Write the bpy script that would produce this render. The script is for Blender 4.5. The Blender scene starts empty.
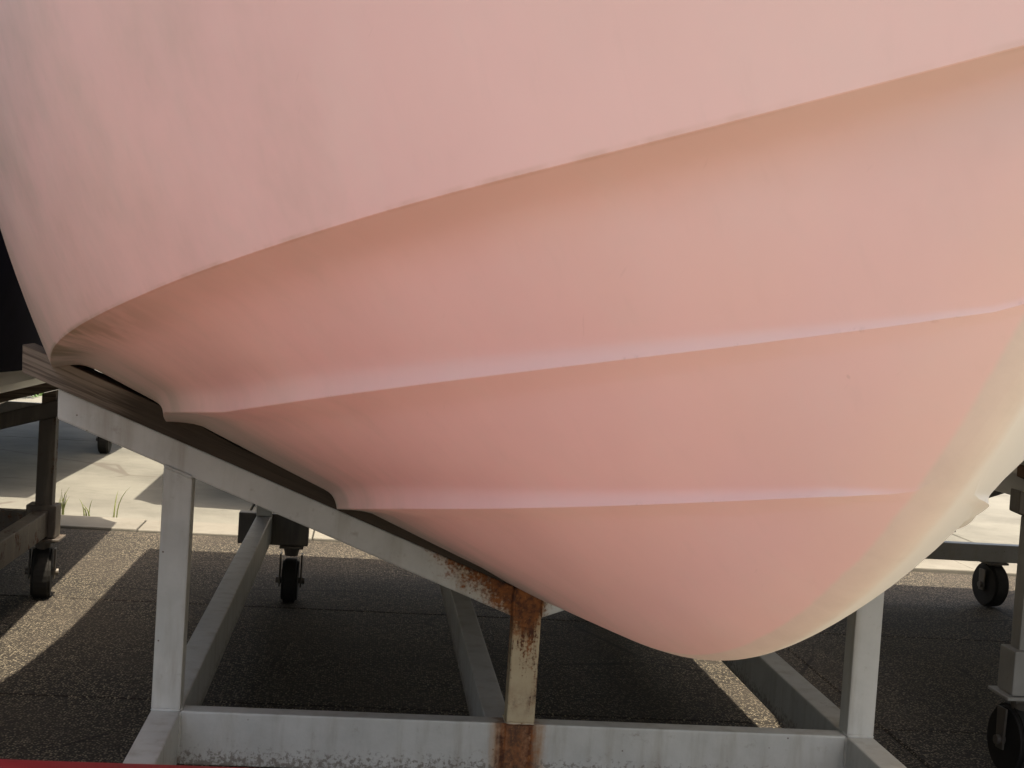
import bpy, bmesh, math, random
import numpy as np
from mathutils import Vector, Matrix

# ------------------------------------------------------------------ camera, sky, sun, exposure
scene = bpy.context.scene
F_PX, YAW, PITCH, ROLL = 1500.0, 0.0953, 0.0498, 0.0646
CAM = Vector((-0.4236, -3.6402, 1.0211))
cam_data = bpy.data.cameras.new('camera')
cam_data.sensor_width = 36.0
cam_data.lens = 36.0 * F_PX / 1024.0
cam_data.clip_start = 0.02
cam_data.clip_end = 500.0
cam = bpy.data.objects.new('camera', cam_data)
scene.collection.objects.link(cam)
_f = Vector((math.sin(YAW) * math.cos(PITCH), math.cos(YAW) * math.cos(PITCH), -math.sin(PITCH)))
_r = Vector((math.cos(YAW), -math.sin(YAW), 0))
_u = _r.cross(_f)
_r2 = math.cos(ROLL) * _r + math.sin(ROLL) * _u
_u2 = -math.sin(ROLL) * _r + math.cos(ROLL) * _u
cam.matrix_world = Matrix(((_r2.x, _u2.x, -_f.x, CAM.x), (_r2.y, _u2.y, -_f.y, CAM.y),
                           (_r2.z, _u2.z, -_f.z, CAM.z), (0, 0, 0, 1)))
scene.camera = cam

SUN_DIR = Vector((0.17, -0.22, 1.0)).normalized()          # towards the sun
world = bpy.data.worlds.new('World')
scene.world = world
world.use_nodes = True
wn = world.node_tree
wn.nodes.clear()
w_out = wn.nodes.new('ShaderNodeOutputWorld')
w_bg = wn.nodes.new('ShaderNodeBackground')
w_sky = wn.nodes.new('ShaderNodeTexSky')
w_sky.sky_type = 'NISHITA'
w_sky.sun_disc = False
w_sky.sun_elevation = math.asin(SUN_DIR.z)
w_sky.sun_rotation = math.atan2(SUN_DIR.x, SUN_DIR.y)
w_sky.air_density = 1.0
w_sky.dust_density = 5.0
w_bg.inputs['Strength'].default_value = 0.15
wn.links.new(w_sky.outputs[0], w_bg.inputs[0])
wn.links.new(w_bg.outputs[0], w_out.inputs[0])

sun_data = bpy.data.lights.new('sun', 'SUN')
sun_data.energy = 4.0
sun_data.angle = math.radians(0.5)
sun_data.color = (1.0, 0.95, 0.86)
sun = bpy.data.objects.new('sun', sun_data)
sun.rotation_euler = SUN_DIR.to_track_quat('Z', 'Y').to_euler()
sun.location = (2, -4, 20)
scene.collection.objects.link(sun)

scene.view_settings.view_transform = 'Standard'
scene.view_settings.look = 'None'
scene.view_settings.gamma = 1.0
scene.view_settings.use_curve_mapping = False
scene.view_settings.exposure = 1.29
scene.view_settings.use_white_balance = True
scene.view_settings.white_balance_temperature = 7500
scene.view_settings.white_balance_tint = 10
scene.cycles.use_denoising = True
scene.cycles.max_bounces = 10
scene.cycles.diffuse_bounces = 6

ZG = -0.42          # ground level (z = 0 is the top of the boat cradle's base beams)
RNG = random.Random(7)

# ------------------------------------------------------------------ node helpers
class S:
    """a socket with arithmetic"""
    def __init__(self, nt, sock): self.nt, self.s = nt, sock
    def _m(self, op, *a):
        n = self.nt.nodes.new('ShaderNodeMath'); n.operation = op
        for i, v in enumerate((self,) + a):
            if isinstance(v, S): self.nt.links.new(v.s, n.inputs[i])
            else: n.inputs[i].default_value = v
        return S(self.nt, n.outputs[0])
    def __add__(self, o): return self._m('ADD', o)
    def __sub__(self, o): return self._m('SUBTRACT', o)
    def __mul__(self, o): return self._m('MULTIPLY', o)
    def __truediv__(self, o): return self._m('DIVIDE', o)
    def abs(self): return self._m('ABSOLUTE')
    def max(self, o): return self._m('MAXIMUM', o)
    def min(self, o): return self._m('MINIMUM', o)
    def pow(self, o): return self._m('POWER', o)
    def step(self, a, b):
        n = self.nt.nodes.new('ShaderNodeMapRange'); n.interpolation_type = 'SMOOTHSTEP'
        n.inputs['From Min'].default_value = a; n.inputs['From Max'].default_value = b
        self.nt.links.new(self.s, n.inputs['Value'])
        return S(self.nt, n.outputs[0])
    def inv(self):
        n = self.nt.nodes.new('ShaderNodeMath'); n.operation = 'SUBTRACT'
        n.inputs[0].default_value = 1.0; self.nt.links.new(self.s, n.inputs[1])
        return S(self.nt, n.outputs[0])

class Mat:
    def __init__(self, name, rough=0.6, spec=0.4, metallic=0.0):
        m = bpy.data.materials.new(name); m.use_nodes = True
        self.m, self.nt = m, m.node_tree
        self.b = self.nt.nodes['Principled BSDF']
        self.b.inputs['Roughness'].default_value = rough
        self.b.inputs['Specular IOR Level'].default_value = spec
        self.b.inputs['Metallic'].default_value = metallic
        g = self.nt.nodes.new('ShaderNodeNewGeometry')
        self.pos = g.outputs['Position']
        x = self.nt.nodes.new('ShaderNodeSeparateXYZ'); self.nt.links.new(self.pos, x.inputs[0])
        self.x, self.y, self.z = (S(self.nt, x.outputs[i]) for i in range(3))
    def vec(self, scale=(1, 1, 1), rot=(0, 0, 0), src=None):
        src = src or self.pos
        if any(rot):                                     # turn first, then stretch
            m = self.nt.nodes.new('ShaderNodeMapping'); m.inputs['Rotation'].default_value = rot
            self.nt.links.new(src, m.inputs['Vector']); src = m.outputs[0]
        n = self.nt.nodes.new('ShaderNodeMapping')
        n.inputs['Scale'].default_value = scale
        self.nt.links.new(src, n.inputs['Vector'])
        return n.outputs[0]
    def noise(self, scale, detail=4, rough=0.55, stretch=(1, 1, 1), rot=(0, 0, 0)):
        n = self.nt.nodes.new('ShaderNodeTexNoise')
        n.inputs['Scale'].default_value = scale; n.inputs['Detail'].default_value = detail
        n.inputs['Roughness'].default_value = rough
        self.nt.links.new(self.vec(stretch, rot), n.inputs['Vector'])
        return S(self.nt, n.outputs[0])
    def voro(self, scale, feature='F1', out='Distance', stretch=(1, 1, 1), rand=1.0):
        n = self.nt.nodes.new('ShaderNodeTexVoronoi'); n.feature = feature
        n.inputs['Scale'].default_value = scale; n.inputs['Randomness'].default_value = rand
        self.nt.links.new(self.vec(stretch), n.inputs['Vector'])
        return S(self.nt, n.outputs[out])
    def attr(self, name):
        n = self.nt.nodes.new('ShaderNodeAttribute'); n.attribute_name = name
        return S(self.nt, n.outputs['Fac'])
    def mix(self, f, a, b, mode='MIX'):
        n = self.nt.nodes.new('ShaderNodeMix'); n.data_type = 'RGBA'; n.blend_type = mode
        if isinstance(f, S): self.nt.links.new(f.s, n.inputs[0])
        else: n.inputs[0].default_value = f
        for i, v in ((6, a), (7, b)):
            if isinstance(v, S): self.nt.links.new(v.s, n.inputs[i])
            else: n.inputs[i].default_value = (*v, 1)
        return S(self.nt, n.outputs[2])
    def set(self, name, v):
        if isinstance(v, S): self.nt.links.new(v.s, self.b.inputs[name])
        elif isinstance(v, tuple): self.b.inputs[name].default_value = (*v, 1)
        else: self.b.inputs[name].default_value = v
        return self
    def bump(self, h, strength=0.3, dist=0.01):
        n = self.nt.nodes.new('ShaderNodeBump')
        n.inputs['Strength'].default_value = strength; n.inputs['Distance'].default_value = dist
        self.nt.links.new(h.s, n.inputs['Height'])
        self.nt.links.new(n.outputs[0], self.b.inputs['Normal'])
        return self

# ------------------------------------------------------------------ materials
def mat_gelcoat(name, colour, keel_light_colour, keel_light_and_dirt):
    M = Mat(name, 0.42, 0.35)
    big = M.noise(1.7, 5, 0.6)
    mott = M.noise(7.0, 5, 0.65)
    streak = M.noise(5.0, 4, 0.6, stretch=(7, 7, .55))
    c = M.mix(big.step(.3, .7), tuple(v * .95 for v in colour), tuple(min(1, v * 1.03) for v in colour))
    beige = M.noise(.9, 4, .6)
    c = M.mix(beige.step(.42, .68) * .40, c, (colour[0] * .97, colour[1] * 1.03, colour[2] * .93))
    chalk = M.mix(.55, colour, (.70, .64, .58))
    c = M.mix(mott.step(.42, .8) * .5, c, chalk)
    c = M.mix(streak.step(.56, .78) * .10, c, tuple(v * .86 for v in chalk_grey))
    if keel_light_and_dirt:
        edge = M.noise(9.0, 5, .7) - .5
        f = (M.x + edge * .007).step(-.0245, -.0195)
        kc = M.mix(M.noise(14, 5, .7).step(.35, .75) * .6, keel_light_colour, tuple(v * .86 for v in keel_light_colour))
        kc = M.mix((M.x + edge * .01).step(.002, .012), kc, (.76, .735, .67))  # brighter light on keel and port side painted in as cream
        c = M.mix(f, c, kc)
        # down-facing shade and dirt painted under the chine lip, algae towards the stern, scuffs on the rails
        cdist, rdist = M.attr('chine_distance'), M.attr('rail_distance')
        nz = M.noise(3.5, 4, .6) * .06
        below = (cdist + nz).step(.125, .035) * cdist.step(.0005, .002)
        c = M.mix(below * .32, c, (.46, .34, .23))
        g = (cdist + nz).step(.14, .05) * cdist.step(-.01, .004) * M.y.step(-1.7, -.7) * M.noise(7, 4, .6).step(.34, .60)
        c = M.mix(g * .9, c, (.17, .14, .06))
        lip = cdist.abs().step(.006, .002) * M.noise(5, 4, .7).step(.40, .62)
        c = M.mix(lip * .35, c, (.40, .28, .17))
        rs = rdist.step(.0035, .0005) * M.noise(23, 5, .75).step(.57, .68)
        c = M.mix(rs * .22, c, (.30, .20, .14))
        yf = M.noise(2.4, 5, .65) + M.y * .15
        c = M.mix(yf.step(.18, .66) * .8, c, (.50, .45, .39))  # weaker light towards the stern painted in as a darker, greyer tone
    # scratches, chips and specks
    v = M.voro(11.0)
    sp = v.step(.032, .010) * M.noise(3.1, 2).step(.55, .62)
    c = M.mix(sp * .4, c, (.30, .22, .18))
    sc = M.noise(16, 2, .5, stretch=(1, 1, 14), rot=(.5, .3, .2)).step(.735, .78)
    c = M.mix(sc * .08, c, (.33, .24, .20))
    scuff = M.noise(26, 3, .6, stretch=(1, 1, .16), rot=(.15, .1, .0)).step(.70, .76) * M.noise(2.3, 3, .6).step(.50, .62)
    c = M.mix(scuff * .40, c, (.36, .27, .21))
    hair = M.noise(9, 5, .7, stretch=(.5, .5, 6), rot=(.9, .4, .2)).step(.675, .69) * M.noise(3.7, 2).step(.56, .66)
    c = M.mix(hair * .08, c, (.30, .21, .16))
    grime = M.noise(1.4, 6, .7).step(.55, .78)
    c = M.mix(grime * .35, c, (.47, .38, .31))
    M.set('Base Color', c)
    M.set('Roughness', mott * .25 + .36)
    M.bump(M.noise(1.6, 2, .5), .06, .02)
    return M.m
chalk_grey = (.66, .55, .50)

def mat_steel(name, paint=(.455, .465, .45), rust_amt=0.0, joint=False):
    M = Mat(name, .5, .4)
    n1, n2 = M.noise(6, 5, .65), M.noise(38, 6, .7)
    c = M.mix(n1.step(.35, .7), paint, tuple(v * .84 for v in paint))
    grime = M.noise(3.2, 5, .6, stretch=(5, 5, .7))
    c = M.mix(grime.step(.46, .75) * .5, c, (.21, .18, .135))
    c = M.mix(M.noise(19, 6, .75).step(.58, .72) * .4, c, (.16, .12, .08))
    chips = M.voro(24.0).step(.07, .03) * n1.step(.48, .56)
    c = M.mix(chips * .9, c, (.07, .035, .018))
    rust_c = M.mix(n2.step(.35, .65), (.215, .070, .018), (.055, .019, .009))
    rust_c = M.mix(M.noise(90, 3, .6).step(.58, .7) * .5, rust_c, (.30, .13, .04))
    r = (n1 * .5 + n2 * .5).step(.66 - rust_amt, .74 - rust_amt)
    if joint:
        dx = M.x + .002
        n3 = M.noise(130, 4, .65)
        front = M.y.step(.3, .12)
        # heavy rust where the arms meet the middle post, thinning out along the left arm
        dz = M.z - (dx.abs() * .38 + .335)
        along = dx.abs() * 3.0 + dx.step(0, .05) * dx.abs() * 6.0
        f1 = along + (dz * -1.0).max(0.0) * 5.5
        mixn = (n1 - .5) * .55 + (n2 - .5) * .9 + (n3 - .5) * 1.1
        r1 = (f1 + mixn).step(.90, .46) * front * M.z.step(.19, .24)
        halo = (f1 + (n1 - .5) * .5).step(1.0, .35) * front * M.z.step(.12, .22)
        # runs down the middle post
        run = M.noise(7, 5, .65, stretch=(6, 6, .45))
        on_post = (dx.abs() * (1 / .0375)).step(1.04, .98) * front * M.z.step(-.004, .004)
        r2 = on_post * (M.z * 2.3 + (n3 - .5) * 1.0 + (n2 - .5) * .8 + (run - .5) * 2.6).step(.30, .62)
        foot = on_post * (M.z - .05).abs().step(.05, .0) * (n1 + (n2 - .5) * .5).step(.42, .62) * .7
        r2 = r2.max(foot)
        # stain on the base beam under the post
        f3 = (M.x + .006 + (run - .5) * .05 + (n2 - .5) * .03).abs()
        on_beam = M.z.step(.001, -.001) * M.y.step(.058, .057)
        r3 = f3.step(.060, .034) * on_beam * ((f3 - .042).abs().step(.016, .0) * .7 + (n2 * .5 + run * .5).step(.28, .52) * .9).min(1.0)
        c = M.mix(on_post * .75, c, M.mix(n1.step(.3, .7), (.40, .31, .16), (.33, .22, .09)))
        c = M.mix(halo * .7, c, (.40, .24, .095))
        c = M.mix(f3.step(.085, .045) * on_beam * .75, c, (.30, .165, .065))
        # splashed dirt low on the beams
        sp = (M.noise(75, 5, .7) * .9 + M.z * -2.6).step(.70, .80) * M.z.step(-.06, -.11)
        c = M.mix(sp * .75, c, (.115, .095, .075))
        r = r.max(r1).max(r2).max(r3)
    c = M.mix(r, c, rust_c)
    M.set('Base Color', c)
    M.set('Roughness', r * .4 + .45)
    M.bump(n2 + r * .6, .22, .004)
    return M.m

def mat_wood(name, a, b, rot):
    M = Mat(name, .85, .2)
    g = M.noise(14, 7, .7, stretch=(.10, 1, 3.2), rot=rot)
    h = M.noise(70, 4, .6, stretch=(.05, 1, 1.6), rot=rot)
    c = M.mix(g.step(.3, .7), a, b)
    c = M.mix(h.step(.55, .7) * .7, c, tuple(v * .35 for v in a))
    c = M.mix((M.x + g * .2).step(-.86, -.97) * .75, c, M.mix(h.step(.4, .65), (.27, .225, .185), (.10, .08, .065)))
    c = M.mix(M.noise(2.5, 4).step(.45, .7) * .4, c, (.05, .042, .035))
    M.set('Base Color', c)
    M.bump(g * .6 + h * .5, .6, .006)
    return M.m

def mat_asphalt():
    M = Mat('exposed_aggregate', .9, .25)
    cell = M.voro(115.0, out='Color')
    d = M.voro(115.0)
    n = M.noise(2.0, 5, .65)
    fine = M.noise(300, 2, .5)
    sx = M.nt.nodes.new('ShaderNodeSeparateColor'); M.nt.links.new(cell.s, sx.inputs[0])
    k = S(M.nt, sx.outputs[0])
    stone = M.mix(k.step(.15, .95), (.036, .031, .025), (.27, .232, .172))
    c = M.mix(d.step(.30, .52), stone, (.022, .019, .016))
    c = M.mix(n.step(.35, .7) * .45, c, (.055, .045, .036))
    oil = M.noise(.75, 5, .6)
    c = M.mix(oil.step(.50, .72) * .6, c, (.022, .019, .016))
    ck = M.voro(.8, feature='DISTANCE_TO_EDGE').step(.010, .003) * M.noise(1.1, 3).step(.46, .54)
    c = M.mix(ck * .85, c, (.014, .012, .010))
    M.set('Base Color', c)
    M.bump(d * -1.0 + fine * .2, .8, .006)
    return M.m

def mat_concrete(name, a, b, crack=True):
    M = Mat(name, .88, .25)
    n = M.noise(1.1, 6, .65); f = M.noise(120, 3, .6); s = M.noise(9, 5, .6)
    c = M.mix(n.step(.3, .7), a, b)
    c = M.mix(s.step(.5, .8) * .35, c, tuple(v * .6 for v in b))
    c = M.mix(f.step(.55, .75) * .4, c, tuple(v * .55 for v in a))
    if crack:
        e = M.voro(.55, feature='DISTANCE_TO_EDGE').step(.012, .004) * M.noise(1.3, 3).step(.5, .58)
        c = M.mix(e * .8, c, (.09, .08, .07))
    M.set('Base Color', c)
    M.bump(f, .3, .003)
    return M.m

def mat_plain(name, col, rough=.6, spec=.35, var=.18, scale=8, metallic=0.0):
    M = Mat(name, rough, spec, metallic)
    n = M.noise(scale, 5, .65)
    M.set('Base Color', M.mix(n.step(.3, .7), tuple(v * (1 - var) for v in col), tuple(min(1, v * (1 + var)) for v in col)))
    M.bump(n, .15, .004)
    return M.m

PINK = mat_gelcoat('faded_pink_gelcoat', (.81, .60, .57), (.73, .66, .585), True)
WHITE_G = mat_gelcoat('white_gelcoat', (.72, .71, .67), (.70, .68, .62), False)
NAVY = mat_plain('navy_gelcoat', (.010, .009, .022), .8, .12)
DECK = mat_plain('deck_gelcoat', (.68, .67, .62), .5)
RUBBER = mat_plain('black_rubber', (.018, .017, .016), .75, .25)
STEEL = mat_steel('painted_steel_rusty_joint', joint=True, rust_amt=-.04)
STEEL_N = mat_steel('weathered_cradle_paint', (.27, .265, .25), .05)
STEEL_D = mat_steel('dark_grimy_steel', (.085, .075, .065), .06)
WOOD = mat_wood('weathered_plank', (.066, .052, .039), (.032, .025, .019), (0, math.radians(-20.8), 0))
WOOD_B = mat_wood('brown_plank', (.17, .105, .065), (.09, .055, .035), (0, 0, 0))
ASPH = mat_asphalt()
CONC = mat_concrete('road_concrete', (.165, .162, .142), (.108, .106, .093))
PALE = mat_concrete('bounce_concrete', (.20, .19, .168), (.155, .147, .13))  # unseen front slabs made paler to bounce light onto the hull
KERB = mat_concrete('kerb_concrete', (.18, .172, .15), (.12, .112, .096), False)
SOIL = mat_plain('dark_soil', (.035, .030, .025), .95, .1, .3, 30)
REDP = mat_plain('red_plastic', (.21, .012, .016), .35, .45, .10)
LEAF = mat_plain('hedge_leaf', (.06, .105, .035), .6, .3, .5, 5)
BARK = mat_plain('bark', (.10, .075, .055), .9, .15, .4, 20)
GRASS = mat_plain('dry_grass', (.13, .15, .055), .7, .2, .3, 20)

# ------------------------------------------------------------------ object helpers
COL = scene.collection
def link(name, mesh, mat, parent=None, loc=(0, 0, 0), smooth=False):
    if mat is not None and not mesh.materials: mesh.materials.append(mat)
    o = bpy.data.objects.new(name, mesh); COL.objects.link(o)
    o.location = loc
    if parent is not None: o.parent = parent
    if smooth:
        for p in mesh.polygons: p.use_smooth = True
    return o
def thing(name, label, cat, loc=(0, 0, 0), group=None):
    o = bpy.data.objects.new(name, None); COL.objects.link(o)
    o.empty_display_size = .2; o.location = loc
    o['label'] = label; o['category'] = cat
    if group: o['group'] = group
    return o
def tag(o, label, cat, group=None):
    o['label'] = label; o['category'] = cat
    if group: o['group'] = group
    return o
def mesh_from(name, verts, faces):
    me = bpy.data.meshes.new(name); me.from_pydata([tuple(v) for v in verts], [], faces); me.update()
    return me
def bm_mesh(name, bm):
    me = bpy.data.meshes.new(name); bm.to_mesh(me); bm.free(); me.update()
    return me
def box_mesh(name, x0, x1, y0, y1, z0, z1, bevel=.004, seg=2):
    bm = bmesh.new(); bmesh.ops.create_cube(bm, size=1.0)
    for v in bm.verts:
        v.co = Vector(((x0 + x1) / 2 + v.co.x * (x1 - x0), (y0 + y1) / 2 + v.co.y * (y1 - y0), (z0 + z1) / 2 + v.co.z * (z1 - z0)))
    if bevel: bmesh.ops.bevel(bm, geom=bm.edges[:], offset=bevel, segments=seg, affect='EDGES', profile=.6)
    return bm_mesh(name, bm)
def prism_mesh(name, poly, y0, y1, bevel=.004):
    """polygon in the x-z plane pulled from y0 to y1"""
    bm = bmesh.new()
    a = [bm.verts.new((x, y0, z)) for x, z in poly]; b = [bm.verts.new((x, y1, z)) for x, z in poly]
    n = len(poly)
    bm.faces.new(a); bm.faces.new(b[::-1])
    for i in range(n): bm.faces.new((a[i], b[i], b[(i + 1) % n], a[(i + 1) % n]))
    bmesh.ops.recalc_face_normals(bm, faces=bm.faces[:])
    if bevel: bmesh.ops.bevel(bm, geom=bm.edges[:], offset=bevel, segments=2, affect='EDGES', profile=.6)
    return bm_mesh(name, bm)
def cyl_mesh(name, p0, p1, r0, r1=None, seg=20, bevel=0):
    r1 = r0 if r1 is None else r1
    p0, p1 = Vector(p0), Vector(p1); d = p1 - p0
    bm = bmesh.new()
    bmesh.ops.create_cone(bm, cap_ends=True, segments=seg, radius1=r0, radius2=r1, depth=d.length,
                          matrix=Matrix.Translation((p0 + p1) / 2) @ d.to_track_quat('Z', 'Y').to_matrix().to_4x4())
    if bevel:
        es = [e for e in bm.edges if len(e.link_faces) == 2 and any(len(f.verts) > 4 for f in e.link_faces)]
        bmesh.ops.bevel(bm, geom=es, offset=bevel, segments=3, affect='EDGES')
    return bm_mesh(name, bm)
def structure(o): o['kind'] = 'structure'; return o

# ------------------------------------------------------------------ ground
J = .012
g = structure(link('ground', mesh_from('ground', [(-150, -150, ZG - .05), (150, -150, ZG - .05), (150, 150, ZG - .05), (-150, 150, ZG - .05)], [(0, 1, 2, 3)]), SOIL))
apron = bpy.data.objects.new('boatyard_apron', None); COL.objects.link(apron); structure(apron)
rows = [-30, -9, -4.2, -1.2, 1.61, 3.26, 5.22]
cols = [-30, -12, -6.6, -2.62, 1.52, 5.6, 11, 30]
for j in range(len(rows) - 1):
    for i in range(len(cols) - 1):
        dz = RNG.uniform(-.006, .006) if 1 <= i <= 5 else 0
        link('slab', box_mesh('slab', cols[i] + J / 2, cols[i + 1] - J / 2, rows[j] + J / 2, rows[j + 1] - J / 2, ZG - .12, ZG + dz, .006, 1), ASPH if j >= 3 else PALE, apron)
kerb = bpy.data.objects.new('kerb', None); COL.objects.link(kerb); structure(kerb)
x = -16.0
while x < 16:
    w = 1.02
    dz = RNG.uniform(.0, .008)
    link('kerb_stone', box_mesh('kerb_stone', x + .004, x + w - .004, 5.235, 5.645, ZG - .12, ZG + .012 + dz, .008, 2), KERB, kerb)
    x += w
road = bpy.data.objects.new('road', None); COL.objects.link(road); structure(road)
rx = [-40, -20, -10, -5.4, -1.15, 3.9, 9, 20, 40]
for i in range(len(rx) - 1):
    for y0, y1 in ((5.66, 10.2), (10.2, 15.0), (15.0, 21.0), (21.0, 27.0)):
        link('road_slab', box_mesh('road_slab', rx[i] + .008, rx[i + 1] - .008, y0 + .008, y1 - .008, ZG - .12, ZG + .004, .006, 1), CONC, road)

# ------------------------------------------------------------------ boat hulls
def smooth_curve(pts, sigma):
    a = np.array(sorted(pts), float)
    g = np.linspace(a[0, 0] - .6, a[-1, 0] + .6, 1800)
    s0 = (a[1, 1] - a[0, 1]) / (a[1, 0] - a[0, 0]); s1 = (a[-1, 1] - a[-2, 1]) / (a[-1, 0] - a[-2, 0])
    v = np.interp(g, a[:, 0], a[:, 1])
    v = np.where(g < a[0, 0], a[0, 1] + s0 * (g - a[0, 0]), v); v = np.where(g > a[-1, 0], a[-1, 1] + s1 * (g - a[-1, 0]), v)
    dx = g[1] - g[0]; n = int(3 * sigma / dx) + 1
    k = np.exp(-.5 * (np.arange(-n, n + 1) * dx / sigma) ** 2); k /= k.sum()
    sm = np.convolve(np.pad(v, n, mode='reflect', reflect_type='odd'), k, 'valid')
    return lambda y: np.interp(y, g, sm)
KEEL = smooth_curve([(4.2, .22), (2, .235), (1, .27), (.5, .295), (0, .333), (-.57, .411), (-.853, .453), (-1.09, .487), (-1.29, .516), (-1.463, .541),
                     (-1.611, .563), (-1.74, .585), (-1.853, .607), (-1.998, .640), (-2.12, .675), (-2.255, .724), (-2.391, .785), (-2.502, .844),
                     (-2.576, .888), (-2.633, .928), (-2.669, .958), (-2.701, .986), (-2.78, 1.06), (-2.93, 1.21)], .085)
CHINE = smooth_curve([(4.2, .78), (2, .79), (1, .785), (.3, .798), (0, .808), (-.2, .836), (-.42, .868), (-.685, .902), (-1.049, .947), (-1.448, .999), (-1.765, 1.043), (-2.052, 1.082),
                      (-2.248, 1.109), (-2.397, 1.127), (-2.515, 1.141), (-2.61, 1.153), (-2.69, 1.164), (-2.759, 1.174), (-2.831, 1.185), (-2.93, 1.2)], .09)
SIZE_1 = smooth_curve([(-2.93, .06), (-2.70, .12), (-2.6, .20), (-2.3, .38), (-1.9, .60), (-1.4, .82), (-.9, .95), (4.2, 1)], .06)
SIZE_2 = smooth_curve([(-2.93, .12), (-2.53, .13), (-2.45, .19), (-2.2, .34), (-1.8, .56), (-1.3, .80), (-.9, .93), (4.2, 1)], .06)
H_1 = smooth_curve([(-2.93, .0), (-2.74, .002), (-2.6, .005), (-2.3, .0105), (-1.9, .018), (-1.4, .025), (-.9, .029), (-.3, .030), (4.2, .030)], .08)
H_2 = smooth_curve([(-2.93, 0), (-2.575, 0), (-2.535, .0065), (-2.45, .0068), (-2.2, .0105), (-1.8, .0185), (-1.3, .026), (-.9, .029), (4.2, .030)], .02)
FLAT = smooth_curve([(-2.93, .012), (-2.8, .028), (-2.5, .044), (-2.2, .060), (-1.8, .082), (-1.4, .100), (-1.0, .100), (-.4, .078), (0, .072), (4.2, .072)], .1)
FLAT_SLOPE = smooth_curve([(-2.93, -.42), (-1.6, -.40), (-1.0, -.36), (-.5, -.05), (-.15, .22), (4.2, .22)], .12)
BULGE = smooth_curve([(-2.93, .26), (-2.3, .26), (-1.2, .08), (-.6, .03), (4.2, .03)], .15)
SHEER_B = smooth_curve([(-2.93, .03), (-2.6, .30), (-2.2, .60), (-1.7, .89), (-1.1, 1.14), (-.5, 1.30), (0, 1.372), (.4, 1.385), (.9, 1.33), (1.5, 1.24), (2.2, 1.20), (4.2, 1.18)], .14)
def table_curve(front, y0, vals, tail):
    p = front + [(y0 + .02 * i, v) for i, v in enumerate(vals)] + tail
    return lambda y: np.interp(y, [a for a, _ in p], [b for _, b in p])
RAIL_1 = table_curve([(-2.93, 0.02), (-2.8, 0.03), (-2.76, 0.17)], -2.74, [0.24807, 0.33559, 0.40142, 0.44133, 0.47173, 0.49653, 0.51712, 0.53446, 0.54926, 0.56686, 0.58552, 0.60207, 0.61688, 0.63023, 0.64235, 0.65341, 0.66358, 0.67295, 0.68164, 0.68973, 0.69728, 0.70435, 0.71099, 0.71726, 0.72317, 0.72877, 0.73409, 0.73914, 0.74394, 0.7485, 0.75284, 0.75697, 0.7609, 0.76463, 0.76818, 0.77156, 0.77477, 0.77783, 0.78075, 0.78354, 0.7862, 0.78875, 0.79118, 0.79352, 0.79576, 0.79791, 0.79997, 0.80196, 0.80388, 0.80573, 0.80751, 0.80924, 0.81091, 0.81253, 0.81411, 0.81563, 0.8171, 0.81852, 0.8199, 0.82121, 0.82247, 0.82366, 0.82477, 0.82581, 0.82676, 0.82761, 0.82836, 0.82902, 0.82958, 0.83006, 0.83046, 0.83079, 0.83106, 0.8313, 0.8315, 0.83167, 0.83182, 0.83195, 0.83281, 0.83408, 0.83528, 0.8364, 0.83741, 0.83831, 0.83907, 0.83967, 0.84011, 0.84038, 0.84048, 0.84041, 0.84019, 0.83983, 0.83935, 0.83877, 0.83812, 0.83742, 0.83668, 0.83593, 0.83518, 0.83445, 0.83376, 0.8331, 0.83249, 0.83192, 0.83141, 0.83094, 0.83052, 0.83015, 0.82983, 0.82954, 0.82931, 0.82912, 0.82898, 0.8289, 0.82888, 0.82893], [(0, 0.805), (4.2, 0.79)])
RAIL_2 = table_curve([(-2.93, 0.03), (-2.64, 0.04)], -2.58, [0.10029, 0.15222, 0.19385, 0.22511, 0.24505, 0.2622, 0.27743, 0.29116, 0.30367, 0.3151, 0.32558, 0.33522, 0.34794, 0.36021, 0.3716, 0.38218, 0.39203, 0.4012, 0.40977, 0.41781, 0.42537, 0.43247, 0.43912, 0.44532, 0.4511, 0.45649, 0.46151, 0.46618, 0.47053, 0.47458, 0.47835, 0.48188, 0.48517, 0.48826, 0.49115, 0.49387, 0.49642, 0.49881, 0.50104, 0.50309, 0.50494, 0.50662, 0.50816, 0.50959, 0.51089, 0.51208, 0.51316, 0.51414, 0.51498, 0.51569, 0.51629, 0.51679, 0.51719, 0.51748, 0.51767, 0.51777, 0.51777, 0.51767, 0.51749, 0.51722, 0.51687, 0.51645, 0.51598, 0.51544, 0.51479, 0.51401, 0.51315, 0.51225, 0.51133, 0.5104, 0.50945, 0.50847, 0.50746, 0.50641, 0.50529, 0.5041, 0.50283, 0.50147, 0.50002, 0.49847, 0.49682, 0.49508, 0.49327, 0.49138, 0.48937, 0.48724, 0.48503, 0.4828, 0.48059, 0.4784, 0.47624, 0.47412, 0.47206, 0.47004, 0.46807, 0.46616, 0.4643, 0.4625, 0.46074, 0.45902, 0.45735, 0.45572, 0.45413, 0.45259, 0.45108, 0.44962, 0.44822], [(0, 0.425), (4.2, 0.42)])
def beam(Y): return np.where(Y < 1, 1.25 * (1 - ((1 - Y) / 3.95) ** 2), 1.25 - .02 * (Y - 1))

OFF_IN = np.array([-.10, -.075, -.052, -.034, -.020, -.011, -.005, -.002])
OFF_OUT = np.array([0.0, .002, .005, .009, .014, .020, .027, .035, .046, .064])
def rail_profile(u):
    return np.where(u <= 0, np.clip(1 + u / .10, 0, 1) ** 1.35, np.clip(1 - u / .064, 0, 1) ** 2.6)

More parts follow.
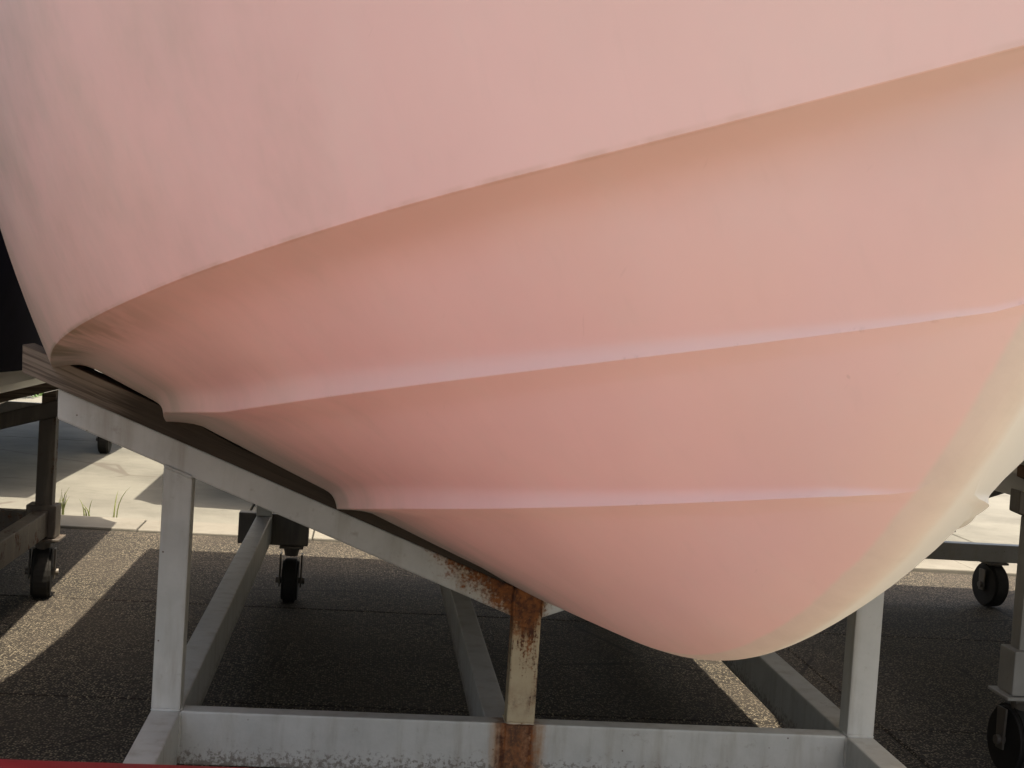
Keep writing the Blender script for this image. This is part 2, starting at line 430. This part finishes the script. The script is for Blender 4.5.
def build_hull(root, mats, n_fore=150, n_aft=34, rail_h=.030):
    s = np.linspace(0, 1, n_fore)
    Ys = np.concatenate([-2.93 + 3.23 * s ** 1.25, np.linspace(.3, 4.2, n_aft + 1)[1:]])
    rows, seg = [], None
    for Y in Ys:
        K, Zc, b, wf = float(KEEL(Y)), float(CHINE(Y)), float(beam(Y)), float(FLAT(Y))
        wf = min(wf, b * .3)
        bi, zi = b - wf, Zc + float(FLAT_SLOPE(Y)) * wf
        K = min(K, zi - .004)
        L = math.hypot(bi, zi - K)
        nx, nz = (zi - K) / L, -bi / L                       # outward (down and out) normal in section
        t1, t2 = float(RAIL_1(Y)), float(RAIL_2(Y))
        k1, k2 = .84 * float(SIZE_1(Y)), .84 * float(SIZE_2(Y))
        t1 = max(t1, t2 + .004)
        k2 = min(k2, t2 * L * .85 / .10, (t1 - t2) * L * .45 / .064); k1 = min(k1, max((t1 - t2) * L - .064 * k2, .001) * .8 / .10)
        k1 = min(k1, (1 - t1) * L * .7 / .064)
        u2, u1 = t2 * L, t1 * L
        U, tagc = [], []
        a = np.linspace(0, 1, 13) ** 1.6 * (u2 - .10 * k2)
        U += list(a[:-1]); tagc += ['p'] * 12
        U += list(u2 + OFF_IN * k2) + list(u2 + OFF_OUT * k2); tagc += ['r2'] * 18
        c0, c1 = u2 + .064 * k2, u1 - .10 * k1
        U += list(np.linspace(c0, c1, 9)[1:-1]); tagc += ['p'] * 7
        U += list(u1 + OFF_IN * k1) + list(u1 + OFF_OUT * k1); tagc += ['r1'] * 18
        c0, c1 = u1 + .064 * k1, L - .6 * wf
        if c1 < c0: c1 = c0 + (L - c0) * .3
        U += list(np.linspace(c0, c1, 9)[1:]); tagc += ['p'] * 8
        U = np.array(U)
        h1, h2 = float(H_1(Y)), float(H_2(Y))
        d = h1 * rail_profile((U - u1) / k1) + h2 * rail_profile((U - u2) / k2) + float(BULGE(Y)) * b * (U / L) * (1 - U / L)
        X = bi * U / L + nx * d; Z = K + (zi - K) * U / L + nz * d
        r = .020                                             # rounded keel
        bu = float(BULGE(Y)) * b
        sl = (zi - K + nz * bu) / (bi + nx * bu)
        Z = np.where(X < .12, Z + sl * (np.sqrt(X ** 2 + r ** 2) - r - X) * np.clip((.12 - X) / .06, 0, 1), Z)
        # fillet into the flat of the chine
        p0 = np.array([X[-1], Z[-1]]); p1 = np.array([bi, zi]); p2 = np.array([bi + .35 * wf, zi + (Zc - zi) * .35])
        for q in (.25, .5, .75, 1.0):
            v = p0 * (1 - q) ** 2 + 2 * p1 * q * (1 - q) + p2 * q * q
            X = np.append(X, v[0]); Z = np.append(Z, v[1]); tagc.append('c')
        for q in (.3, .6, .8, .93, 1.0):
            X = np.append(X, p2[0] + (b - p2[0]) * q); Z = np.append(Z, p2[1] + (Zc - p2[1]) * q); tagc.append('c')
        # tiny radius on the chine edge, then the topside
        Yv = np.full(len(X), Y)
        bs = max(float(SHEER_B(Y)), .02)
        g = max(0.0, (.5 - Y) / 3.43); Ysh = Y - .42 * g ** 2
        Zs = 1.70 + .22 * g ** 2
        m = min(1, max(0, (Y + 2.9) / 2.6))
        for w in np.concatenate([[0.0, .004, .012, .03], np.linspace(.06, 1, 20)]):
            f = w * (1 - m) + (1 - (1 - w) ** 2.1) * m
            if w == 0: X = np.append(X, b); Z = np.append(Z, Zc); Yv = np.append(Yv, Y)
            else:
                X = np.append(X, b + (bs - b) * f); Z = np.append(Z, Zc + (Zs - Zc) * w); Yv = np.append(Yv, Y + (Ysh - Y) * w)
            tagc.append('t')
        rows.append(np.stack([X, Yv, Z], 1)); seg = tagc
    G = np.array(rows)                                       # (station, column, 3) port side: +x
    nc = G.shape[1]
    # normals by finite differences, broken at the chine edge
    brk = seg.index('t')
    def seg_normals(A, port_keel):
        du = np.gradient(A, axis=0)
        if port_keel:
            mir = A[:, 1:2].copy(); mir[:, :, 0] *= -1
            Bx = np.concatenate([mir, A], 1); dv = np.gradient(Bx, axis=1)[:, 1:]
        else: dv = np.gradient(A, axis=1)
        n = np.cross(du, dv); l = np.linalg.norm(n, axis=2, keepdims=True)
        return n / np.maximum(l, 1e-12)
    N = np.concatenate([seg_normals(G[:, :brk], True), seg_normals(G[:, brk:], False)], 1)
    if N[len(Ys) // 2, 5, 2] > 0: N = -N
    ref = np.array([1.0, -.2, -.3])
    bad = np.isnan(N).any(2); N[bad] = ref / np.linalg.norm(ref)
    dist = np.concatenate([np.zeros((len(G), 1)), np.cumsum(np.linalg.norm(np.diff(G, axis=1), axis=2), axis=1)], 1)
    cd = dist[:, brk:brk + 1] - dist                          # positive below the chine
    e2, e1 = seg.index('r2') + 8, seg.index('r1') + 8
    rd = np.minimum(np.abs(dist - dist[:, e2:e2 + 1]) + (np.array([float(H_2(y)) for y in Ys]) < .004)[:, None], np.abs(dist - dist[:, e1:e1 + 1]))
    def part(name, sets, mat, parent=root):
        """sets: list of (first column, last column, side)"""
        V, F, NN, A1, A2 = [], [], [], [], []
        for c0, c1, side in sets:
            A1 += cd[:, c0:c1 + 1].ravel().tolist(); A2 += rd[:, c0:c1 + 1].ravel().tolist()
            base = len(V); w = c1 - c0 + 1
            P = G[:, c0:c1 + 1].copy(); Q = N[:, c0:c1 + 1].copy()
            P[:, :, 0] *= side; Q[:, :, 0] *= side
            V += P.reshape(-1, 3).tolist(); NN += Q.reshape(-1, 3).tolist()
            for i in range(len(G) - 1):
                for j in range(w - 1):
                    a = base + i * w + j
                    q = (a, a + 1, a + w + 1, a + w)
                    F.append(q if side > 0 else q[::-1])
        Va, Na = np.array(V), np.array(NN)
        f0 = np.array(F); fn = np.cross(Va[f0[:, 2]] - Va[f0[:, 0]], Va[f0[:, 3]] - Va[f0[:, 1]])
        if (fn * Na[f0[:, 0]]).sum() < 0: F = [q[::-1] for q in F]       # winding agrees with the normals
        me = mesh_from(name, V, F)
        for p in me.polygons: p.use_smooth = True
        for an, av in (('chine_distance', A1), ('rail_distance', A2)):
            me.attributes.new(an, 'FLOAT', 'POINT').data.foreach_set('value', av)
        me.normals_split_custom_set_from_vertices(NN)
        o = link(name, me, mat, parent)
        return o
    i2 = (seg.index('r2'), len(seg) - 1 - seg[::-1].index('r2'))
    i1 = (seg.index('r1'), len(seg) - 1 - seg[::-1].index('r1'))
    bot = part('hull_bottom', [(0, i2[0], 1), (0, i2[0], -1), (i2[1], i1[0], 1), (i2[1], i1[0], -1), (i1[1], brk - 9, 1), (i1[1], brk - 9, -1)], mats['bottom'])
    for sd in (1, -1):
        part('spray_rail', [(i2[0], i2[1], sd)], mats['bottom'])
        part('spray_rail', [(i1[0], i1[1], sd)], mats['bottom'])
        part('chine', [(brk - 9, brk - 1, sd)], mats['bottom'])
        part('topside', [(brk - 1, nc - 1, sd)] if False else [(brk, nc - 1, sd)], mats['topside'])
    # stem strip closing the two topsides at the bow
    st = G[0, brk - 9:].copy(); V, F = [], []
    for p in st:
        V += [(p[0], p[1], p[2]), (0, p[1] - p[0] * .7 - .004, p[2]), (-p[0], p[1], p[2])]
    for i in range(len(st) - 1):
        a = 3 * i
        F += [(a, a + 1, a + 4, a + 3), (a + 1, a + 2, a + 5, a + 4)]
    link('stem', mesh_from('stem', V, F), mats['topside'], root, smooth=True)
    # deck with camber, transom, rub rail
    sh = G[:, -1]; V, F = [], []
    for p in sh:
        for q in np.linspace(-1, 1, 9): V.append((p[0] * q, p[1], p[2] + .05 * (1 - q * q)))
    for i in range(len(sh) - 1):
        for j in range(8):
            a = i * 9 + j; F.append((a, a + 1, a + 10, a + 9))
    link('deck', mesh_from('deck', V, F), mats['deck'], root, smooth=True)
    tr = [tuple(p) for p in G[-1]] + [(-p[0], p[1], p[2]) for p in G[-1][::-1]]
    link('transom', mesh_from('transom', tr, [tuple(range(len(tr)))]), mats['topside'], root)
    for sd in (1, -1):
        V, F = [], []
        for p in sh:
            for a in range(8):
                an = a * math.tau / 8
                V.append((sd * (p[0] + .012 + .022 * math.cos(an)), p[1], p[2] - .02 + .028 * math.sin(an)))
        for i in range(len(sh) - 1):
            for a in range(8):
                q = i * 8; F.append((q + a, q + (a + 1) % 8, q + 8 + (a + 1) % 8, q + 8 + a))
        link('rub_rail', mesh_from('rub_rail', V, F), mats['rub'], root, smooth=True)
    return bot

boat = thing('motor_boat', 'pale pink motor boat hull with moulded spray rails, bow towards the viewer', 'boat', (0, 0, 0))
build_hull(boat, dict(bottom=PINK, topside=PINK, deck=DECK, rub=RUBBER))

# ------------------------------------------------------------------ boat cradles
def caster(parent, x, y, top, ang=0.0, r=.085, w=.055):
    """top plate, two fork cheeks, wheel with hub"""
    root = Matrix.Translation((x, y, 0)) @ Matrix.Rotation(ang, 4, 'Z')
    wz = ZG + r
    def put(me, name, mat, par=parent):
        me.transform(root); return link(name, me, mat, par)
    c = put(box_mesh('caster', -.055, .055, -.055, .055, top - .012, top, .002, 1), 'caster', STEEL_D)
    put(cyl_mesh('swivel', (0, 0, top - .012), (0, 0, top - .05), .038, .03, 18), 'swivel', STEEL_D, c)
    for s in (-1, 1):
        me = prism_mesh('fork', [(-.028, top - .045), (.028, top - .045), (.022, wz - .03), (-.022, wz - .03)], -.004, .004, .0015)
        me.transform(Matrix.Rotation(math.pi / 2, 4, 'Z')); me.transform(Matrix.Translation((s * (w / 2 + .012), .02, 0)))
        put(me, 'fork', STEEL_D, c)
    put(cyl_mesh('wheel', (-w / 2, .02, wz), (w / 2, .02, wz), r, r, 28, .012), 'wheel', RUBBER, c)
    put(cyl_mesh('axle', (-w / 2 - .03, .02, wz), (w / 2 + .03, .02, wz), .016, .016, 12), 'axle', STEEL_D, c)
    return c

# --- cradle under the pink boat
A, W, HB, VS = 0.90, 0.070, 0.132, 0.380
cr = thing('boat_cradle', 'grey painted steel boat cradle, rusty at the middle joint, carrying the pink boat', 'boat cradle', (0, 0, 0))
link('base_beam', box_mesh('base_beam', -A + W + .001, A - W - .001, 0, .056, -HB, 0, .005), STEEL, cr)
for xx in (-A, A - W):
    link('side_beam', box_mesh('side_beam', xx, xx + W, -.52, 3.36, -HB, -.0015, .005), STEEL, cr)
link('middle_beam', box_mesh('middle_beam', -.085, -.020, .0575, 3.36, -HB, -.002, .005), STEEL, cr)
def arm_bottom(xa): return .252 + VS * xa
def arm_top(xa): return .252 + .083 + VS * xa
for sd in (-1, 1):
    xo = A if sd > 0 else A
    x0, x1 = sd * (A - W), sd * A
    link('corner_post', prism_mesh('corner_post', [(x0, 0), (x1, 0), (x1, arm_bottom(abs(x1)) - .002), (x0, arm_bottom(abs(x0)) - .002)], 0, .07, .005), STEEL, cr)
    link('support_arm', prism_mesh('support_arm', [(sd * .0365, arm_bottom(.0365)), (sd * 1.155, arm_bottom(1.155)), (sd * 1.157, arm_top(1.157) - .010), (sd * .0365, arm_top(.0365) - .010)], .002, .07, .005), STEEL, cr)
link('middle_post', box_mesh('middle_post', -.0355, .0345, -.001, .07, .0005, .338, .005), STEEL, cr)
# hardwood bunk boards lying on the arms; the upper board is cut to the hull
for sd in (-1, 1):
    t0 = lambda xa: arm_top(xa) - .008
    up = [(.06, t0(.06)), (1.238, t0(1.238)), (1.240, t0(1.240) + .066), (.88, t0(.88) + .064), (.72, t0(.72) + .046),
          (.54, t0(.54) + .046), (.48, t0(.48) + .058), (.30, t0(.30) + .041), (.06, t0(.06) + .012)]
    link('bunk_board', prism_mesh('bunk_board', [(sd * a, z) for a, z in up], -.014, .11, .003), WOOD, cr)
def weld(parent, p0, p1, r=.0048, mat=None):
    """a lumpy bead of weld along a joint"""
    p0, p1 = Vector(p0), Vector(p1); d = p1 - p0; n = max(4, int(d.length / .006)); q = d.to_track_quat('Z', 'Y')
    V, F = [], []
    for i in range(n + 1):
        rr = r * (RNG.uniform(.75, 1.25) if 0 < i < n else .3)
        c = p0 + d * (i / n) + q @ Vector((RNG.uniform(-1, 1) * .0008, RNG.uniform(-1, 1) * .0008, 0))
        V += [tuple(c + q @ Vector((rr * math.cos(a * math.tau / 6), rr * math.sin(a * math.tau / 6), 0))) for a in range(6)]
    for i in range(n):
        for a in range(6): F.append((i * 6 + a, i * 6 + (a + 1) % 6, i * 6 + 6 + (a + 1) % 6, i * 6 + 6 + a))
    link('weld_bead', mesh_from('weld_bead', V, F), mat or STEEL, parent, smooth=True)
for sd in (-1, 1):
    xi, xo = sd * (A - W), sd * A
    weld(cr, (xi, -.0005, .0005), (xo, -.0005, .0005)); weld(cr, (xi, .0, .001), (xi, .07, .001))
    weld(cr, (xi, .0, -.002), (xi, .0, -HB + .004)); weld(cr, (xi, .001, arm_bottom(abs(xi))), (xo, .001, arm_bottom(abs(xo))))
    weld(cr, (xi, .004, arm_bottom(abs(xi))), (xi, .066, arm_bottom(abs(xi))), .004)
    weld(cr, (sd * .0355, -.0005, arm_bottom(.0355) + .002), (sd * .0355, -.0005, arm_top(.0355) - .012))
weld(cr, (-.0355, -.001, .001), (.0345, -.001, .001)); weld(cr, (-.0355, .0, .001), (-.0355, .07, .001), .004)
# frame near the stern
for sd in (-1, 1):
    zz = lambda xa: .07 + .42 * xa
    x0, x1 = sd * (A - W), sd * A
    link('corner_post', prism_mesh('corner_post', [(x0, 0), (x1, 0), (x1, zz(abs(x1))), (x0, zz(abs(x0)))], 3.27, 3.34, .005), STEEL, cr)
    link('support_arm', prism_mesh('support_arm', [(sd * .04, zz(.04)), (sd * 1.12, zz(1.12)), (sd * 1.12, zz(1.12) + .08), (sd * .04, zz(.04) + .08)], 3.27, 3.34, .005), STEEL, cr)
link('middle_post', box_mesh('middle_post', -.035, .035, 3.27, 3.34, .0005, .16, .005), STEEL, cr)
link('rear_bracket', box_mesh('rear_bracket', -.985, -.66, 3.361, 3.44, -.145, .0, .004), STEEL_D, cr)
link('rear_bracket', box_mesh('rear_bracket', .66, .985, 3.361, 3.44, -.145, .0, .004), STEEL_D, cr)
caster(cr, -.735, 3.395, -.145, 0, .105, .075)
caster(cr, .735, 3.395, -.145, 0, .105, .075)
caster(cr, -.865, -.46, -HB, .3); caster(cr, .865, -.46, -HB, -.2)

# --- cradle and boat on the left
STEEL_L = mat_steel('brown_grey_shaded_paint', (.075, .062, .052), .12)  # shade between the boats put into this darker paint
def neighbour_cradle(label, cx, a, yf, yr, v0, vs, arm_h=.075, mats=(STEEL_N, WOOD_B), foot=True, front=True, casters=(), beam_z=(-.125, -.022), spine=False):
    c = thing('boat_cradle', label, 'boat cradle', (0, 0, 0))
    S_, W_ = mats
    w = .085
    for y in ((yf, yr) if front else (yr,)):
        link('base_beam', box_mesh('base_beam', cx - a + w + .001, cx + a - w - .001, y + .005, y + .075, beam_z[0], beam_z[1], .005), S_, c)
        for sd in (-1, 1):
            x0, x1 = cx + sd * (a - .012), cx + sd * (a - .012 - .075)
            zz = lambda X: v0 + vs * abs(X - cx)
            link('corner_post', prism_mesh('corner_post', [(x0, .0), (x1, .0), (x1, zz(x1)), (x0, zz(x0))], y + .006, y + .078, .005), S_, c)
            p = [(cx + sd * .045, zz(cx + .045)), (cx + sd * (a + .03), zz(cx + a + .03))]
            link('support_arm', prism_mesh('support_arm', [p[0], p[1], (p[1][0], p[1][1] + arm_h), (p[0][0], p[0][1] + arm_h)], y, y + .08, .005), STEEL_D, c)
            q = [(cx + sd * .10, zz(cx + .10) + arm_h + .001), (cx + sd * (a + .0), zz(cx + a + .0) + arm_h + .001)]
            for sx in (.2, a * .62, a - .05):
                X = cx + sd * sx
                link('spacer_block', prism_mesh('spacer_block', [(X - .03, zz(X - .03) + arm_h), (X + .03, zz(X + .03) + arm_h), (X + .03, zz(X + .03) + arm_h + .045), (X - .03, zz(X - .03) + arm_h + .045)], y + .01, y + .07, .003), W_, c)
            link('bunk_board', prism_mesh('bunk_board', [(q[0][0], q[0][1] + .046), (q[1][0], q[1][1] + .046), (q[1][0], q[1][1] + .088), (q[0][0], q[0][1] + .088)], y - .02, y + .11, .004), W_, c)
            if foot:
                fx = cx + sd * a
                link('foot_block', box_mesh('foot_block', min(fx - sd * .12, fx + sd * .012), max(fx - sd * .12, fx + sd * .012), y - .02, y + .10, -.135, .012, .006), S_, c)
                link('foot_plate', box_mesh('foot_plate', min(fx - sd * .14, fx + sd * .035), max(fx - sd * .14, fx + sd * .035), y - .04, y + .12, -.147, -.136, .002, 1), S_, c)
        link('middle_post', box_mesh('middle_post', cx - .04, cx + .04, y + .008, y + .076, -.021, v0 + .06, .005), S_, c)
    for sd in ((1,) if spine else (-1, 1)):
        x0 = cx + sd * (a - .02); x1 = x0 - sd * .065
        link('side_beam', box_mesh('side_beam', min(x0, x1), max(x0, x1), yf + .105, yr - .022, -.125, -.012, .005), S_, c)
    for (x, y, an) in casters: caster(c, x, y, -.147 if abs(abs(x - cx) - a) < .2 else beam_z[0] - .001, an, .12, .085)
    return c

LX, RX = -2.77, 2.72
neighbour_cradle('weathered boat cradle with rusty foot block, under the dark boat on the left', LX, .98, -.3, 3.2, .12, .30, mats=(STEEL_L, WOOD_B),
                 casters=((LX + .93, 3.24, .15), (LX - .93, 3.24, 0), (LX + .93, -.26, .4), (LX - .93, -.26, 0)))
neighbour_cradle('weathered boat cradle with chipped foot block, at the right edge of the photo', RX, .98, 1.05, 4.1, .10, .36, beam_z=(-.172, -.078), spine=True,
                 casters=((RX - .93, 1.09, .1), (RX + .93, 1.09, 0), (RX + .28, 4.14, .2), (RX - .93, 4.14, 0), (RX + .93, 4.14, 0)))
nb = thing('motor_boat', 'dark navy boat with pale bottom behind the left edge of the pink hull', 'boat', (LX + .02, 1.0, -.03))
build_hull(nb, dict(bottom=WHITE_G, topside=NAVY, deck=DECK, rub=RUBBER), 60, 16)
nb.scale = (.90, 1, .92)
rb = thing('motor_boat', 'white boat standing on the cradle at the right edge', 'boat', (RX, .25, .06))
build_hull(rb, dict(bottom=WHITE_G, topside=WHITE_G, deck=DECK, rub=RUBBER), 60, 16)
rb.scale = (.92, .95, .95)

for bx, bl in ((-3.46, 'white boat of the row across the road, behind the navy boat'), (-.50, 'white boat of the row across the road, behind the pink boat')):
    neighbour_cradle('dark cradle across the road under the ' + bl.split(', ')[0].replace(' of the row across the road', '') + (' behind the navy boat' if bx < -2 else ' behind the pink boat'),
                     bx, .90, 9.2, 12.6, .05, .34, mats=(STEEL_D, WOOD_B), casters=((bx + .85, 9.24, 0), (bx - .85, 9.24, 0), (bx + .85, 12.64, 0), (bx - .85, 12.64, 0)))
    q = thing('motor_boat', bl, 'boat', (bx, 10.3, .06), 'boats across the road')
    build_hull(q, dict(bottom=WHITE_G, topside=WHITE_G, deck=DECK, rub=RUBBER), 50, 14)
    q.scale = (.90, 1, .95); q.rotation_euler.z = math.pi

for bx, by, rot, cl, bl in ((LX - 2.95, 3.0, 0, 'unseen weathered boat cradle left of the navy boat, added with its boat', 'unseen white boat left of the navy boat, added to block light'),
                            (RX + 2.95, .9, 0, 'unseen weathered boat cradle right of the white boat, added with its boat', 'second white boat along the row to the right, added out of view to block light'),
                            (2.46, 10.3, math.pi, 'cradle across the road behind the white boat, added with its boat', 'white boat added to the row across the road to block light, behind the right neighbour')):
    y0 = by + .3 if rot == 0 else 9.2  # unseen boats and cradles added to cut side and back light
    neighbour_cradle(cl, bx, .90, y0, y0 + 3.2, .08, .34, mats=(STEEL_N, WOOD_B), casters=[(bx + sx * .85, y0 + q, 0) for sx in (-1, 1) for q in (.04, 3.24)])
    q = thing('motor_boat', bl, 'boat', (bx, by, .06))
    build_hull(q, dict(bottom=WHITE_G, topside=WHITE_G, deck=DECK, rub=RUBBER), 50, 14)
    q.scale = (.90, 1, .95); q.rotation_euler.z = rot

# ------------------------------------------------------------------ red dinghy beside the camera
rd = thing('dinghy', 'red dinghy whose rim crosses the bottom left corner', 'dinghy', (-1.04, -2.3, ZG - .019))
def dinghy():
    Ys = np.linspace(-1.15, 1.10, 34)
    out, inn = [], []
    for y in Ys:
        s = (y + 1.15) / 2.25
        hw = .62 * (1 - max(0, (.42 - s) / .42) ** 2.2) if s < .42 else .62 - .05 * max(0, (s - .8) / .2) ** 2
        hw = max(hw, .03)
        zt = .665 + .05 * max(0, (.4 - s) / .4) ** 2
        zb = .27 + .22 * max(0, (.35 - s) / .35) ** 2
        o = [(0, zb)] + [(hw * (1 - (1 - q) ** 2.4) * (.86 + .14 * q), zb + (zt - zb) * q ** 1.5) for q in np.linspace(.1, 1, 9)]
        o += [(hw + .035, zt - .012), (hw + .042, zt + .004), (hw + .03, zt + .018), (hw - .03, zt + .018), (hw - .042, zt + .004)]
        hi = max(hw - .045, .005)
        o += [(hi * (1 - (1 - q) ** 3), zb + .04 + (zt - zb - .04) * q ** 1.6) for q in np.linspace(.98, 0, 9)]
        out.append((y, o))
    n = len(out[0][1]); V, F = [], []
    for sd in (1, -1):
        base = len(V)
        for y, o in out: V += [(sd * x, y, z) for x, z in o]
        for i in range(len(out) - 1):
            for j in range(n - 1):
                a = base + i * n + j; q = (a, a + 1, a + n + 1, a + n); F.append(q if sd > 0 else q[::-1])
    link('hull', mesh_from('hull', V, F), REDP, rd, smooth=True)
    y, o = out[-1]
    zt = .665
    tp = [(x, z) for x, z in o[:13]]
    poly = tp + [(-x, z) for x, z in tp[::-1][:-1]]
    link('transom', prism_mesh('transom', poly, 1.06, 1.115, .006), REDP, rd)
    link('thwart', box_mesh('thwart', -.56, .56, -.1, .12, .50, .525, .006), WOOD_B, rd)
    for yy in (-.5, .7):
        link('chock', box_mesh('chock', -.45, .45, yy - .05, yy + .05, .021, .30, .006), WOOD_B, rd)
dinghy()

# ------------------------------------------------------------------ plants
def blade_tuft(name, label, x, y, n, h, spread, seed, z=ZG):
    rg = random.Random(seed); t = thing(name, label, 'weed', (x, y, z), 'weeds in the kerb joint')
    for k in range(n):
        V, F = [], []
        a = rg.uniform(0, math.tau); hh = h * rg.uniform(.5, 1.1); bend = rg.uniform(.1, .75) * spread
        w = rg.uniform(.003, .006); ox, oy = rg.uniform(-.02, .02), rg.uniform(-.01, .01)
        m = 6
        for i in range(m):
            s = i / (m - 1); r = bend * hh * s * s; zz = hh * s * (1 - .25 * spread * s)
            ww = w * (1 - s) ** .7 + .0004
            px, py = ox + r * math.cos(a), oy + r * math.sin(a)
            V += [(px - ww, py, zz), (px + ww, py, zz), (px, py - ww * .5, zz + .0005)]
        for i in range(m - 1):
            b = 3 * i
            F += [(b, b + 1, b + 4, b + 3), (b + 1, b + 2, b + 5, b + 4), (b + 2, b, b + 3, b + 5)]
        link('blade', mesh_from('blade', V, F), GRASS, t)
blade_tuft('weed_tuft', 'tall dry weed tuft beside the left rusty foot block', -2.25, 5.68, 9, .20, .5, 1)
blade_tuft('weed_tuft', 'short weed tuft between the two other tufts on the kerb', -2.09, 5.67, 5, .14, .9, 2)
blade_tuft('weed_tuft', 'single long grass blade arching over the sunlit concrete', -1.93, 5.68, 2, .27, 1.0, 3)

def leaf_cloud(n, fn, size, seed):
    rg = np.random.default_rng(seed); P = np.array([fn(rg) for _ in range(n)])
    D = rg.normal(size=(n, 3)); D /= np.linalg.norm(D, axis=1)[:, None]
    E_ = rg.normal(size=(n, 3)); E_ = np.cross(D, E_); E_ /= np.linalg.norm(E_, axis=1)[:, None]
    s = size * rg.uniform(.6, 1.3, n)[:, None]
    V = np.stack([P - D * s, P + E_ * s * .45, P + D * s, P - E_ * s * .45], 1).reshape(-1, 3)
    F = np.arange(4 * n).reshape(n, 4).tolist()
    return V.tolist(), F
hd = thing('hedge', 'low green hedge beyond the concrete behind the left boat', 'hedge', (0, 0, ZG))
V, F = leaf_cloud(9000, lambda r: (r.uniform(-16, -4.4), r.normal(14.9, .2), abs(r.normal(.2, .14))), .045, 5)
o = link('foliage', mesh_from('foliage', V, F), LEAF, hd); o['kind'] = 'stuff'
verge = structure(link('verge', box_mesh('verge', -60, 60, 27.02, 60, ZG - .12, ZG + .03, .01, 1), mat_plain('verge_grass', (.055, .075, .025), .9, .1, .5, 12)))
